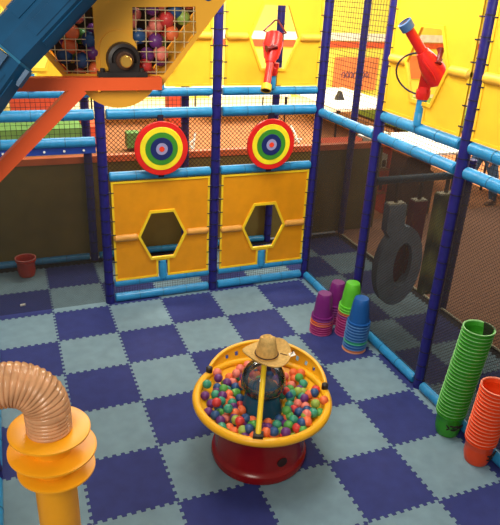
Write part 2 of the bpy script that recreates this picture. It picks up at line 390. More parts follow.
# ------------------------------------------------------------------ vinyl panels with hexagonal holes
def arc(c, r, a0, a1, n): return [(c[0]+r*math.cos(a0+(a1-a0)*k/n), c[1]+r*math.sin(a0+(a1-a0)*k/n)) for k in range(n+1)]
def panel(name, label, o, U, w, z0, z1, hc, hw, hh, up, stub=True):
    """o = lower left corner on the floor plane, U = direction along the fence"""
    N = Vector(U).cross(Vector((0, 0, 1)))
    t = thing(name, label, 'panel', Vector(o)+Vector(U)*w/2+Vector((0, 0, z0)), 'yellow vinyl panels with hexagonal holes')
    V = (0, 0, 1); c = w/2; ft = hw*.5
    hexo = [(c-ft, hc+hh), (c+ft, hc+hh), (c+hw, hc), (c+ft, hc-hh), (c-ft, hc-hh), (c-hw, hc)]
    nw = .055
    outer = [(0, z0), (c-nw, z0), (c-nw, hc-hh-.05), (c+nw, hc-hh-.05), (c+nw, z0), (w, z0), (w, z1), (0, z1)]
    vin, hem, pad = ('vinyl_lit', 'hem_up', 'bar_vinyl_lit') if up else ('vinyl', 'hem', 'bar_vinyl_shaded')
    MB().plate(outer, [hexo], o, U, V, N, .012).build('vinyl_sheet', vin, t)
    # hem strips
    h = MB()
    def strip(loop, wd, closed=True):
        n = len(loop); cx = sum(a for a, _ in loop)/n; cz = sum(a for _, a in loop)/n
        inner = []
        for i in range(n):
            p0, p1, p2 = Vector(loop[i-1]), Vector(loop[i]), Vector(loop[(i+1) % n])
            d1 = (p1-p0).normalized(); d2 = (p2-p1).normalized()
            n1 = Vector((-d1.y, d1.x)); n2 = Vector((-d2.y, d2.x)); bi = (n1+n2).normalized()
            inner.append(p1+bi*wd/max(.4, bi.dot(n1)))
        return [tuple(p) for p in inner]
    h.plate(outer, [strip(outer, .022)], Vector(o)-N*0+N*.008, U, V, N, .012)
    big = strip(hexo[::-1], -.0)  # same outline
    ring = strip(hexo, .028) if False else None
    s = 1+.045/hw*.9
    hexbig = [(c+(a-c)*(1+.03/hw), hc+(b-hc)*(1+.03/hh)) for a, b in hexo]
    h.plate(hexbig, [hexo], Vector(o)+N*.014, U, V, N, .02)
    h.build('hem', hem, t)
    # padded bar bulging under the vinyl on both sides of the hexagon
    for a, bb in ((.0, c-hw-.022), (c+hw+.022, w)):
        p = Vector(o)+Vector(U)*a+Vector((0, 0, hc))+N*.0; q = Vector(o)+Vector(U)*bb+Vector((0, 0, hc))
        MB().lathe([(.02, 0), (.042, .02), (.042, (q-p).length-.02), (.02, (q-p).length)], p, U, seg=14).build('padded_bar', pad, t)
    # lacing to the posts
    k = z0+.08
    while k < z1-.03:
        for a in (-.02, w-.015):
            MB().obox(Vector(o)+Vector(U)*(a+.018)+Vector((0, 0, k))+N*.012, U, N, .05, .012, .010).build('lacing', 'tie', t)
        k += .16
    if stub:
        b = MB(); q = Vector(o)+Vector(U)*c
        b.lathe([(.045, z0-.02), (.045, hc-hh-.10), (.038, hc-hh-.09), (.038, hc-hh-.06), (.02, hc-hh-.05)], q, (0, 0, 1), seg=16)
        b.build('stub_post', 'rail', t, 'short light blue stub post in the notch')
    return t
X = (1, 0, 0); Yn = (0, -1, 0)
panel('vinyl_panel', 'shade-tinted yellow vinyl panel with hexagonal hole below the left round target', (.10, .06, 0), X, 1.09, .27, 1.43, .785, .25, .265, False)
panel('vinyl_panel', 'shade-tinted yellow vinyl panel with hexagonal hole below the right round target', (1.33, .06, 0), X, 1.09, .27, 1.43, .77, .25, .265, False)
panel('vinyl_panel', 'bright yellow upper vinyl panel directly behind the ball hopper', (.10, .06, 0), X, 1.09, 2.40, 3.65, 2.89, .27, .31, True)
panel('vinyl_panel', 'bright yellow upper vinyl panel whose hexagon frames the yellow-muzzled blaster', (1.33, .06, 0), X, 1.09, 2.40, 3.65, 2.89, .27, .31, True)
panel('vinyl_panel', 'bright yellow upper panel in the left bay behind the orange beam', (-1.13, .06, 0), X, 1.09, 2.40, 3.65, 2.89, .27, .31, True)
def ypanel(label, y0):
    return panel('vinyl_panel', label, (2.48, y0, 0), Yn, 1.09, 2.36, 3.65, 2.83, .27, .29, True)
ypanel('bright yellow upper vinyl panel on the right, behind the blue-muzzled blaster', -1.22)
ypanel('bright yellow upper vinyl panel cut by the right edge of the picture', -2.45)

# ------------------------------------------------------------------ round targets
def target(x, z, R, label):
    t = thing('round_target', label, 'target', (x, .0, z), 'round bullseye targets')
    ax = (0, -1, 0)
    rs = [('tred', 1, 'disc', 'red outer disc'), ('tyellow', .80, 'ring_band', 'yellow ring'), ('tgreen', .61, 'ring_band', 'green ring'), ('tnavy', .42, 'ring_band', 'navy ring'), ('tlilac', .22, 'ring_band', 'lilac ring'), ('tred', .10, 'bullseye', 'red bullseye')]
    for k, (m, f, n, l) in enumerate(rs):
        MB().lathe([(R*f*.98, -.02 if k == 0 else 0), (R*f, -.014 if k == 0 else 0), (R*f, .006+k*.003), (R*f*.985, .009+k*.003)], (x, 0, z), ax, seg=56).build(n, ['red' if k == 0 else m], t, l)
    MB().box((x-.03, 0.02, z+R-.04), (x+.03, .06, z+R+.06)).build('bracket', 'tie', t); MB().box((x-.03, .02, z-R-.03), (x+.03, .06, z-R+.05)).build('bracket', 'tie', t)
target(.635, 1.775, .285, 'round rainbow bullseye target on the left, under the ball hopper')
target(1.885, 1.765, .285, 'round rainbow bullseye target on the right, under the yellow-muzzled blaster')

# ------------------------------------------------------------------ blasters
def blaster(label, muz, tail, up, ringm, foot, top, hl):
    muz, tail = Vector(muz), Vector(tail); d = (muz-tail).normalized(); L = (muz-tail).length
    t = thing('ball_blaster', label, 'blaster', foot, 'red ball blasters')
    up = Vector(up); up = (up-d*up.dot(d)).normalized(); s = d.cross(up)
    MB().lathe([(.040, L*.30), (.042, L*.38), (.038, L-.03)], tail, d, seg=20).build('barrel', 'red', t)
    MB().lathe([(.065, 0), (.092, .02), (.096, L*.20), (.082, L*.34), (.050, L*.52)], tail, d, seg=20).build('body', 'red', t)
    MB().lathe([(.040, L-.075), (.054, L-.07), (.056, L-.004), (.046, L), (.044, L-.02)], tail, d, seg=24, caps=(True, False)).build('muzzle_ring', ringm, t, 'coloured sleeve round the muzzle')
    MB().cyl(muz-d*.04, muz-d*.012, .046, seg=20).build('bore', 'hole', t, 'dark disc standing for the shaded bore')  # solid disc, the bore's shade put into its colour
    # scope
    c = tail+d*L*.34+up*.10
    MB().lathe([(.036, .06), (.022, .035), (.020, -.04), (.030, -.06)], c, s*.9+d*.5+up*.3, seg=14).obox(tail+d*L*.3+up*.07, d, up, .03, .07, .02).build('scope', ['scope'], t, 'small dark red sighting tube')
    # wire guards alongside the body
    g = MB()
    for k in (-1, 1):
        g.tube([tail+d*L*.05+s*.075*k, tail+d*L*.2+s*.10*k+up*.02, tail+d*L*.42+s*.07*k+up*.0, tail+d*L*.5+s*.03*k], .009, 8)
    g.build('side_rail', 'red', t)
    # handle loop
    e0 = tail-d*.0
    if hl == 'triangle':
        MB().tube([e0+s*.05, e0-d*.02+s*.12+up*0, e0-d*.16+s*.015, e0-d*.16-s*.015, e0-d*.02-s*.12, e0-s*.05], .011, 8).build('handle_loop', 'scope', t, 'dark triangular handle')
    else:
        q = tail+d*L*.52-up*.03; w = Vector(top)+Vector((0, 0, -.01)); mid = (q+w)/2; rad = (q-w)/2; side = Vector((-.10, .20, -.02))
        MB().tube([mid+rad*math.cos(PI*k/16)+side*math.sin(PI*k/16) for k in range(17)], .008, 8).build('hose', 'tie', t, 'thin black looped hose')
    # yoke and pedestal
    T_ = Vector(top); m_ = tail+d*L*.3
    MB().obox((T_+m_)/2, s, (m_-T_), .035, (m_-T_).length, .10).lathe([(.05, -.045), (.06, -.02), (.06, .03), (.045, .05)], T_, (0, 0, 1), seg=18).obox(T_+Vector((0, 0, .06)), s, Vector((0, 0, 1)), .13, .05, .07).build('yoke', 'red', t)
    MB().cyl(foot, T_-Vector((0, 0, .04)), .042, seg=16).build('pedestal', 'rail', t, 'light blue pedestal tube')
    return t
blaster('red ball blaster with a yellow muzzle hanging in the hexagon of the back fence', (1.69, -.22, 2.385), (1.90, .12, 2.92), (-.3, -.6, .5), 'muzzle_yellow', (1.875, .06, 2.37), (1.875, .06, 2.55), 'triangle')
blaster('red ball blaster with a blue muzzle aimed upward on the right fence', (2.14, -1.83, 3.165), (2.52, -1.91, 2.72), (.4, -.7, .5), 'muzzle_blue', (2.48, -1.765, 2.33), (2.48, -1.765, 2.60), 'hose')

# ------------------------------------------------------------------ tipping ball hopper with its frame
PY_ = -3.15; mx = -.322
t = thing('ball_hopper', 'yellow tipping ball hopper with wire grid windows at the top left', 'hopper', (mx, -2.8, 2.80))
def mir(pts): return [(2*mx-a, b) for a, b in pts][::-1]
rt = [(-.123, 2.886), (.197, 3.287), (.24, 3.40), (.24, 3.62)]
outer = rt + mir(rt) + arc((mx, 3.005), .205, PI*1.19, PI*1.81, 16)
wr = [(-.246, 3.243), (.049, 3.256), (.055, 3.143), (-.107, 2.951), (-.251, 2.951)]
wl = [(-.42, 2.955), (-.555, 2.955), (-.705, 3.14), (-.70, 3.25), (-.42, 3.24)]
h1 = [(-.256, 2.885), (-.232, 2.872), (-.216, 2.898)]; h2 = [(-.432, 2.898), (-.412, 2.870), (-.388, 2.885)]
for y, n in ((PY_, 'front_plate'), (-2.42, 'rear_plate')):
    MB().plate(outer, [wr, wl, h1, h2] if n == 'front_plate' else [], (0, y, 0), (1, 0, 0), (0, 0, 1), (0, -1, 0), .02).build(n, 'plate', t)
bs = MB(); out = [(-.135, 2.90), (.18, 3.30), (.225, 3.41), (.225, 3.6)]
for sgn in (0, 1):
    o_ = out if sgn == 0 else mir(out)
    for (a, b_), (c, d_) in zip(o_, o_[1:]):
        p, q = Vector((a, -2.785, b_)), Vector((c, -2.785, d_))
        bs.obox((p+q)/2, q-p, (0, 1, 0), (q-p).length+.01, .71, .012)
ar = arc((mx, 3.005), .19, PI*1.19, PI*1.81, 12)
for (a, b_), (c, d_) in zip(ar, ar[1:]):
    p, q = Vector((a, -2.785, b_)), Vector((c, -2.785, d_)); bs.obox((p+q)/2, q-p, (0, 1, 0), (q-p).length+.01, .71, .012)
bs.build('side_sheet', 'plate', t)
def wires(poly, name):
    g = MB(); xs = [p[0] for p in poly]; zs = [p[1] for p in poly]
    def clip(fix, axis):
        pts = []
        for i in range(len(poly)):
            a, c = poly[i], poly[(i+1) % len(poly)]
            if (a[axis]-fix)*(c[axis]-fix) < 0:
                k = (fix-a[axis])/(c[axis]-a[axis]); pts.append(a[1-axis]+(c[1-axis]-a[1-axis])*k)
        return sorted(pts)
    s_ = .0455
    x = min(xs)+.02
    while x < max(xs):
        c = clip(x, 0)
        if len(c) == 2: g.cyl((x, PY_-.004, c[0]), (x, PY_-.004, c[1]), .0022, seg=6)
        x += s_
    z = min(zs)+.012
    while z < max(zs):
        c = clip(z, 1)
        if len(c) == 2: g.cyl((c[0], PY_-.008, z), (c[1], PY_-.008, z), .0022, seg=6)
        z += s_
    g.build(name, 'chrome', t)
wires(wr, 'window_grid'); wires(wl, 'window_grid')
MB().plate([(a, min(b_, 3.5)) for a, b_ in [(mx+.19, 2.93), (mx+.50, 3.32), (mx+.50, 3.5)]+mir([(mx+.19, 2.93), (mx+.50, 3.32), (mx+.50, 3.5)])], [], (0, -2.94, 0), (1, 0, 0), (0, 0, 1), (0, -1, 0), .01).build('shade_sheet', 'black', t, 'added dark sheet for the shade between the balls')  # added sheet whose black stands in for shade behind the front balls
# raised boss arch round the shaft
bo = arc((mx+.005, 3.06), .085, 0, PI, 14); MB().plate([(mx-.08, 2.95)] + [(mx+.09, 2.95)] + bo, [], (0, PY_-.014, 0), (1, 0, 0), (0, 0, 1), (0, -1, 0), .012).build('boss', 'plate', t)
# bearing block
t = thing('bearing_block', 'black bearing block with brass shaft end on the orange beam', 'bearing', (-.31, -3.21, 2.951))
MB().box((-.422, -3.235, 2.95), (-.200, -3.185, 2.972)).build('base_plate', 'black', t)
bp_ = t.children[0] if t.children else [o for o in COL.objects if o.name.startswith('base_plate')][-1]
for x in (-.40, -.222): MB().cyl((x, -3.21, 2.972), (x, -3.21, 2.987), .012, seg=6).build('bolt', 'black', bp_)
MB().lathe([(.075, 0), (.078, .02), (.072, .05), (.058, .055), (.05, .045), (.045, .05)], (-.302, -3.17, 3.022), (0, -1, 0), seg=32).box((-.37, -3.225, 2.965), (-.235, -3.185, 3.01)).build('housing', 'black', t)
MB().lathe([(.040, .04), (.040, .075), (.034, .08)], (-.302, -3.17, 3.022), (0, -1, 0), seg=24).build('collar', 'cord', t)
MB().lathe([(.026, .06), (.026, .105), (.022, .11)], (-.302, -3.17, 3.022), (0, -1, 0), seg=24).build('shaft_end', 'brass', t)
# orange frame
t = thing('hopper_frame', 'orange square steel beam with diagonal brace under the hopper', 'frame', (-.6, -3.21, 2.2))
MB().box((-1.25, -3.24, 2.893), (-.134, -3.18, 2.949)).build('beam', 'orange', t)
p, q = Vector((-.50, -3.21, 2.905)), Vector((-1.20, -3.21, 2.24))
MB().obox((p+q)/2, q-p, (0, 1, 0), (q-p).length, .058, .062).build('diagonal_brace', 'orange', t)
MB().box((-1.26, -3.245, 0), (-1.19, -3.175, 2.95)).build('upright', 'orange', t)
# red bar left of hopper
MB_ = MB().obox(Vector((-.565, -3.10, 2.975)), (1, 0, -1.05), (0, 1, 0), .16, .012, .022)
tag(MB_.build('support_strut', 'red'), 'thin red strut beside the left edge of the hopper, above the orange beam', 'strut')

# balls
BC = {'red': (206, 58, 56), 'orange': (238, 112, 62), 'green': (86, 160, 72), 'blue': (40, 78, 128), 'purple': (104, 46, 116), 'pink': (232, 126, 110), 'teal green': (58, 150, 120), 'lime': (150, 176, 76)}
proto = MB().sphere((0, 0, 0), .0355, 18).build('plastic_ball', 'paper'); me0 = proto.data; bpy.data.objects.remove(proto)
BM = {}
for k, c in BC.items():
    m = mat('ball_' + k.replace(' ', '_'), c, .42, noise=.08, nscale=20, coat=.1); q = me0.copy(); q.materials.clear(); q.materials.append(m); BM[k] = q
def ball(c, k, label, group, s=1):
    o = bpy.data.objects.new('plastic_ball', BM[k]); COL.objects.link(o); o.location = c; o.scale = (s, s, s)
    o.rotation_euler = (random.random()*3, random.random()*3, 0)
    return tag(o, label, 'ball', group)
cols = list(BC)
# hopper balls
r_ = .0375; nb = 0
for layer in range(2):
    z = 2.92+layer*.03; row = 0
    while z < 3.33:
        hwid = .19 + max(0, (z-2.92))*.80 - .04
        x = mx-hwid+((row+layer) % 2)*r_+random.uniform(0, .006)
        while x < mx+hwid:
            if not (mx-.07 < x < mx+.05):
                k = random.choice(['red', 'orange', 'green', 'blue', 'purple', 'purple', 'green', 'blue', 'pink', 'lime'])
                side = 'left' if x < mx else 'right'
                ball((x, -3.095+layer*.07+random.uniform(-.006, .006), z+random.uniform(-.006, .006)), k,
                     '%s plastic ball in the ball hopper, %s side of its bearing' % (k, side), '%s balls in the hopper on the %s' % (k, side))
            x += r_*1.98
        z += r_*1.74; row += 1

# ------------------------------------------------------------------ blue chute top left
t = thing('ball_chute', 'dark blue moulded ball chute crossing the top left corner', 'chute', (-.77, -3.50, 3.07))
def octo(c, d, r, k=8, off=PI/8):
    x, y, z = frame(d); return [c+(x*math.cos(off+2*PI*i/k)+y*math.sin(off+2*PI*i/k))*r for i in range(k)]
A = [Vector(v) for v in ((-.19, -3.47, 3.67), (-.795, -3.50, 3.085), (-1.09, -3.53, 2.73), (-1.30, -3.55, 2.42))]
d01 = A[1]-A[0]; d12 = A[2]-A[1]
for n, (p, q, r0, r1) in enumerate(((A[0], A[1], .106, .106), (A[1]+d12*.02, A[2], .109, .114), (A[2], A[3], .114, .117), (A[3]+Vector((-.03, 0, -.08)), Vector((-1.32, -3.55, 0)), .118, .118))):
    b = MB(); d = q-p; b.ring_loft([octo(p, d, r0), octo(q, d, r1)])
    # recessed panels drawn as raised ribs along the faces
    x, y, z = frame(d)
    for i in range(8):
        a = 2*PI*(i+1)/8-PI/8+PI/8; nrm = x*math.cos(a)+y*math.sin(a); c = (p+q)/2+nrm*r0*.93
        b.obox(c, d, nrm, d.length*.72, .008, .045)
    b.build('chute_section', 'chute', t)
for p, d, r in ((A[1], d01+d12, .114), (A[2], d12, .12)):
    d = d.normalized(); MB().ring_loft([octo(p-d*.005, d, r), octo(p+d*.005, d, r)]).build('flange', 'chute2', t)
for a in (.2, 1.2, 2.5, 4.2, 5.3):
    x, y, z = frame(d12); c = A[1]+(x*math.cos(a)+y*math.sin(a))*.108; MB().obox(c+d12*.10, d12, x*math.cos(a)+y*math.sin(a), .07, .02, .03).build('latch', 'chute', t)

# ------------------------------------------------------------------ yellow pipe with flanges and ribbed hose
px, py = -.805, -3.95
t = thing('vacuum_pipe', 'upright yellow ball vacuum pipe with three stacked round flanges', 'pipe', (px, py, 0))
MB().lathe([(.10, 0), (.10, .03), (.088, .04), (.088, 1.63)], (px, py, 0), seg=32).build('pipe', 'pipe', t)
for k, (z, r) in enumerate(((1.635, .166), (1.535, .182), (1.43, .162))):
    MB().lathe([(.10, -.045), (.12, -.03), (r-.01, -.012), (r, -.004), (r, .004), (r-.012, .008), (.10, .0)], (px+(.0, .004, .012)[k], py, z), (.05, .03, 1), seg=56).build('flange', 'pipe', t)
t = thing('ribbed_hose', 'translucent amber ribbed hose bending left from the yellow pipe', 'hose', (px, py, 1.61))
path = [Vector((px, py, 1.635)), Vector((px, py, 1.735))]
Rb = .135; cx_, cz_ = px-Rb, 1.735
for k in range(1, 13):
    a = (PI/2)*1.04*k/12; path.append(Vector((cx_+Rb*math.cos(a), py+.03*k/12, cz_+Rb*math.sin(a)*1.0)))
for k in range(1, 7): path.append(path[-1]+Vector((-.08, .012, -.004)))
# resample
res = [path[0]]; acc = 0; step = .0022
for a, c in zip(path, path[1:]):
    L = (c-a).length; s0 = step-acc
    while s0 <= L: res.append(a+(c-a)*s0/L); s0 += step
    acc = L-(s0-step)
rr = [.0865+.0065*abs(math.sin(PI*i*step/.0176))**.7 for i in range(len(res))]
MB().tube(res, .09, 32, rr=rr).build('hose_wall', 'hose', t, angle=80)

# ------------------------------------------------------------------ ball table
CX, CY = .735, -2.71; RZ = .525; RR_ = .488
TB = thing('ball_table', 'round yellow ball table on a red drum with a clear globe in its centre', 'table', (CX, CY, 0))
MB().lathe([(.345, 0), (.368, .012), (.378, .045), (.372, .075), (.352, .09), (.345, .11), (.356, .30), (.38, .40), (.40, RZ-.09)], (CX, CY, 0), seg=64, caps=(True, False)).build('drum_base', 'drum', TB)
fd = Vector((-.14, -1, 0)).normalized()
hp = Vector((CX, CY, .17))+Vector((math.sin(math.radians(-2)), -math.cos(math.radians(-2)), 0))*.362
hd = Vector((.10, -.995, 0)).normalized()
hp = Vector((CX, CY, .19))+hd*.345
MB().lathe([(.040, 0), (.040, .012), (.034, .014)], hp, hd, seg=20).build('outlet_disc', 'hole', TB)  # flat dark disc, the outlet's shade put into its colour
MB().lathe([(.02, RZ-.10), (.30, RZ-.085), (.42, RZ-.045), (RR_-.01, RZ), (RR_+.03, RZ+.0), (RR_+.02, RZ-.03), (.43, RZ-.065), (.30, RZ-.105), (.02, RZ-.12)], (CX, CY, 0), seg=72, caps=(False, False)).build('bowl', 'bowl', TB)
MB().tube([(CX+(RR_+.01)*math.cos(a), CY+(RR_+.01)*math.sin(a), RZ+.005) for a in [2*PI*k/72 for k in range(72)]], .032, 14, closed=True).build('rim', 'bowl', TB)
MB().lathe([(.165, RZ-.095), (.16, RZ-.07), (.14, RZ-.01), (.13, RZ+.05), (.10, RZ+.065)], (CX, CY, 0), seg=40).build('centre_hub', 'hub', TB)
GL = MB().lathe([(.10, RZ+.05), (.145, RZ+.08), (.165, RZ+.12), (.170, RZ+.16), (.160, RZ+.22), (.13, RZ+.27), (.09, RZ+.295), (.03, RZ+.305)], (CX, CY, 0), seg=48).build('globe', 'glass', TB, 'clear glossy globe')
MB().lathe([(.09, RZ+.06), (.12, RZ+.08), (.11, RZ+.11), (.05, RZ+.15), (.02, RZ+.2)], (CX, CY, 0), seg=24).build('globe_insert', 'hub', GL)
# back guard: curved band on the rear half of the rim
aL = math.radians(126); aR = math.radians(-9)
n = 84; g = MB(); top = []
slots = []
def gh(u): return .15*max(0, math.sin(PI*u))**.62
rows = [0, .30, .62, 1.0]
vs = []
for i in range(n+1):
    u = i/n; a = aR+(aL-aR)*u; h = gh(u); col = []
    for f in rows:
        rr1 = RR_+.012+f*.035*min(1, h/.1); col.append(Vector((CX+rr1*math.cos(a), CY+rr1*math.sin(a), RZ+.02+h*f)))
    top.append(col[-1]); vs.append(col)
for side in (0, 1):
    off = .010*side
    R_ = [[g.bm.verts.new(p+(Vector((p.x-CX, p.y-CY, 0)).normalized()*off)) for p in c] for c in vs]
    for i in range(n):
        for j in range(3):
            u = (i+.5)/n
            if j == 1 and .14 < u < .86 and (i % 6 in (2, 3)): continue
            g.bm.faces.new((R_[i][j], R_[i+1][j], R_[i+1][j+1], R_[i][j+1]))
g.build('back_guard', 'bowl', TB)
MB().tube(top, .017, 10).build('guard_rail', 'bowl', TB)
for a in (aL, aR):
    MB().lathe([(.022, 0), (.026, .01), (.026, .05), (.015, .058)], (CX+(RR_+.01)*math.cos(a), CY+(RR_+.01)*math.sin(a), RZ+.02), seg=16).build('pivot_knob', 'black', TB, 'black pivot knob')
# bar from the front rim up to the hat
fa = Vector((.53-CX, -3.13-CY, 0)).normalized(); f0 = Vector((CX, CY, RZ+.02))+fa*(RR_-.015); top_ = Vector((CX, CY, RZ+.355))
bar = [f0, f0+Vector((0, 0, .05))+(-fa)*.02, f0.lerp(top_, .5)+Vector((0, 0, .045)), f0.lerp(top_, .85)+Vector((0, 0, .025)), top_]
b1 = Vector((CX, CY, RZ+.02))-fa*(RR_-.015)
bar += [top_.lerp(b1, .15)+Vector((0, 0, .025)), top_.lerp(b1, .5)+Vector((0, 0, .045)), b1+Vector((0, 0, .05))+fa*.02, b1]
MB().tube(bar, .020, 12).build('arch_bar', 'hem', TB, 'bright yellow arched bar over the globe')
MB().obox(f0+Vector((0, 0, -.005)), fa, (0, 0, 1), .06, .085, .07).build('clamp', 'black', TB, 'black clamp where the bar meets the rim')
# balls in bowl: hexagonal packing with jitter
d_ = .073; pts = []
for i in range(-9, 10):
    for j in range(-9, 10):
        x = (i+(j % 2)*.5)*d_; y = j*d_*.8660
        r = math.hypot(x, y)
        if .185 < r < .445: pts.append((x+random.uniform(-.004, .004), y+random.uniform(-.004, .004), r))
for x, y, r in pts:
    zb = RZ-.088+max(0, r-.30)*.36+.036
    k = random.choice(['orange', 'orange', 'red', 'green', 'blue', 'blue', 'purple', 'purple', 'pink', 'teal green', 'lime', 'blue'])
    sd = 'before' if (Vector((x, y, 0)).dot(fa) > .1) else 'beside'
    ball((CX+x, CY+y, zb+random.uniform(0, .012)), k, '%s plastic ball lying in the yellow bowl of the ball table' % k, '%s balls in the ball table' % k)
for _ in range(52):
    a = random.uniform(0, 2*PI); r = random.uniform(.22, .385)
    x, y = r*math.cos(a), r*math.sin(a)
    k = random.choice(cols)
    ball((CX+x, CY+y, RZ-.088+max(0, r-.3)*.36+.036+.046), k, '%s plastic ball lying in the yellow bowl of the ball table' % k, '%s balls in the ball table' % k)

# ------------------------------------------------------------------ straw hat
HX, HY, HZ = CX+.012, CY-.0, RZ+.385
t = thing('straw_hat', 'straw cowboy hat with dark cord resting on top of the ball table', 'hat', (HX, HY, HZ))
rows = []; seg = 56
rot = math.radians(20)
def hatring(r, z, ex=1.0, curl=0, ey=1.0):
    out = []; r *= .88
    for k in range(seg):
        a = 2*PI*k/seg
        out.append(Vector((HX+r*ex*math.cos(a+rot), HY+r*ey*math.sin(a+rot), HZ+z+curl*(math.cos(a)**2)-.35*curl*(math.sin(a)**2))))
    return out
brim = [hatring(.20, .012, 1.02, .045), hatring(.198, .018, 1.02, .045), hatring(.17, .004, 1, .024), hatring(.13, -.004, 1, .008), hatring(.10, -.002, .97, 0), hatring(.092, .01, .95, 0)]
under = [hatring(.196, .008, 1.02, .045), hatring(.16, -.006, 1, .02), hatring(.12, -.012, 1, .006), hatring(.085, -.01, .95, 0)]
MB().ring_loft(under[::-1]+brim, caps=(False, False)).build('brim', 'straw', t, angle=60)
cr = [hatring(.098, .0, .95), hatring(.095, .035, .95), hatring(.085, .085, .93, 0, .92), hatring(.074, .128, .93, 0, .84)]
last = []
for rad, zz in ((.060, .150), (.044, .157), (.026, .142), (.010, .132)):
    rg = []
    for k in range(seg):
        a = 2*PI*k/seg; x = rad*.98*math.cos(a+rot); y = rad*.72*math.sin(a+rot)
        pinch = .016*math.exp(-((math.sin(a))**2)*6)*(rad/.054)
        rg.append(Vector((HX+x, HY+y, HZ+zz+pinch*(1 if math.cos(a) < 0 else -1)*.8)))
    last.append(rg)
MB().ring_loft(cr+last, caps=(False, True)).build('crown', 'straw', t, angle=70)
CD = MB().tube([hatring(.099, .016, .96)[k] for k in range(seg)], .005, 6, closed=True).tube([(HX+.09, HY-.04, HZ+.02), (HX+.14, HY-.07, HZ+.012), (HX+.16, HY-.085, HZ+.02), (HX+.175, HY-.08, HZ+.06)], .0035, 6).build('cord', 'cord', t, 'dark brown cord')
MB().obox(Vector((HX+.165, HY-.085, HZ+.026)), (1, 0, .2), (0, 1, .3), .045, .035, .003).build('tag', 'tag', CD, 'small pale tag')

# ------------------------------------------------------------------ pails
PC = {'green': (58, 152, 38), 'orange': (240, 76, 28), 'magenta': (160, 30, 104), 'purple': (122, 34, 118), 'blue': (30, 92, 166), 'red': (196, 52, 38), 'peach': (214, 128, 80), 'teal': (30, 150, 110), 'lime': (96, 196, 50), 'amber': (240, 112, 36)}
DIM = {False: (.092, .118, .235), True: (.072, .116, .29)}
def pail_parts(k, flip):
    RB, RT, HP = DIM[flip]
    prof = [(RB-.004, 0), (RB, .006), (RB+.012, .06), (RT-.012, HP-.040), (RT+.002, HP-.038), (RT+.004, HP-.030), (RT-.006, HP-.027), (RT-.004, HP-.008), (RT+.006, HP-.006), (RT+.007, HP), (RT-.004, HP), (RT-.008, HP-.006), (RB+.008, .05), (RB-.006, .010)]
    if flip: prof = [(r, HP-z) for r, z in prof]
    return MB().lathe(prof, (0, 0, 0), seg=40, caps=(False, False)), prof
PM = {}
def pail_mesh(k, flip):
    if (k, flip) in PM: return PM[(k, flip)]
    b, prof = pail_parts(k, flip)
    m = mat('pail_' + k, PC[k], .32, noise=.05, nscale=9, translucent=.12)
    RB, RT, HP = DIM[flip]
    # base disc
    z = HP-.002 if flip else .004
    b.lathe([(RB-.004, z-.002), (RB-.004, z+.002)], seg=40)
    m2 = mat('pail_rim_' + k, tuple(min(255, int(c+(255-c)*(.22 if flip else .36))) for c in PC[k]), .3, noise=.05)
    o = b.build('plastic_pail', [m, m2]); bpy.context.view_layer.update()
    for f in o.data.polygons:
        c = f.center; zz = HP-c.z if flip else c.z
        zz += 0
        if zz > HP-.012: f.material_index = 1
    # origin is at the bbox bottom centre already
    me = o.data; bpy.data.objects.remove(o); PM[(k, flip)] = me; return me
ordn = ['topmost', 'second', 'third', 'fourth', 'fifth', 'sixth', 'seventh', 'eighth', 'ninth', 'tenth', 'eleventh', 'twelfth', 'thirteenth', 'fourteenth', 'fifteenth', 'sixteenth', 'seventeenth', 'eighteenth', 'nineteenth', 'twentieth', 'twenty-first', 'twenty-second', 'twenty-third', 'twenty-fourth', 'twenty-fifth', 'twenty-sixth', 'twenty-seventh', 'twenty-eighth']
def stack(x, y, colours, flip, sp, desc, lean=(0, 0)):
    n = len(colours)
    for i, k in enumerate(colours):
        o = bpy.data.objects.new('plastic_pail', pail_mesh(k, flip)); COL.objects.link(o)
        o.location = (x+lean[0]*i+random.uniform(-.0015, .0015), y+lean[1]*i+random.uniform(-.0015, .0015), .004+i*sp); o.rotation_euler = (0, 0, random.random()*6)
        r = n-1-i
        pos = ordn[r] if r == 0 else ('bottommost' if i == 0 else ordn[r]+' from the top')
        if n == 1: lab = desc
        else: lab = '%s %s pail, %s in %s' % ('upturned' if flip else 'upright', k, pos, desc)
        tag(o, lab, 'pail', desc if n > 1 else None)
    return o
stack(2.35, -2.99, ['green']*26, False, .0318, 'the tall green stack by the fence', (.0022, -.0014))
stack(2.36, -3.345, ['orange']*16, False, .0318, 'the orange stack by the fence', (.0014, -.0006))
stack(2.335, -1.03, ['magenta']*3+['purple']*4, True, .030, 'the rear purple stack by the fence')
stack(2.33, -1.31, ['magenta']*7+['purple', 'amber', 'lime', 'lime'], True, .031, 'the green-topped stack by the fence', (.001, 0))
stack(2.075, -1.20, ['magenta']*4+['amber', 'purple', 'purple'], True, .028, 'the front purple stack', (.001, 0))
stack(2.25, -1.61, ['peach', 'blue', 'blue', 'teal', 'blue', 'blue', 'blue', 'blue', 'blue', 'blue'], True, .0325, 'the blue-topped stack', (.002, 0))
stack(-.82, 1.05, ['red'], False, .03, 'single red plastic pail standing in the left bay behind the mesh')
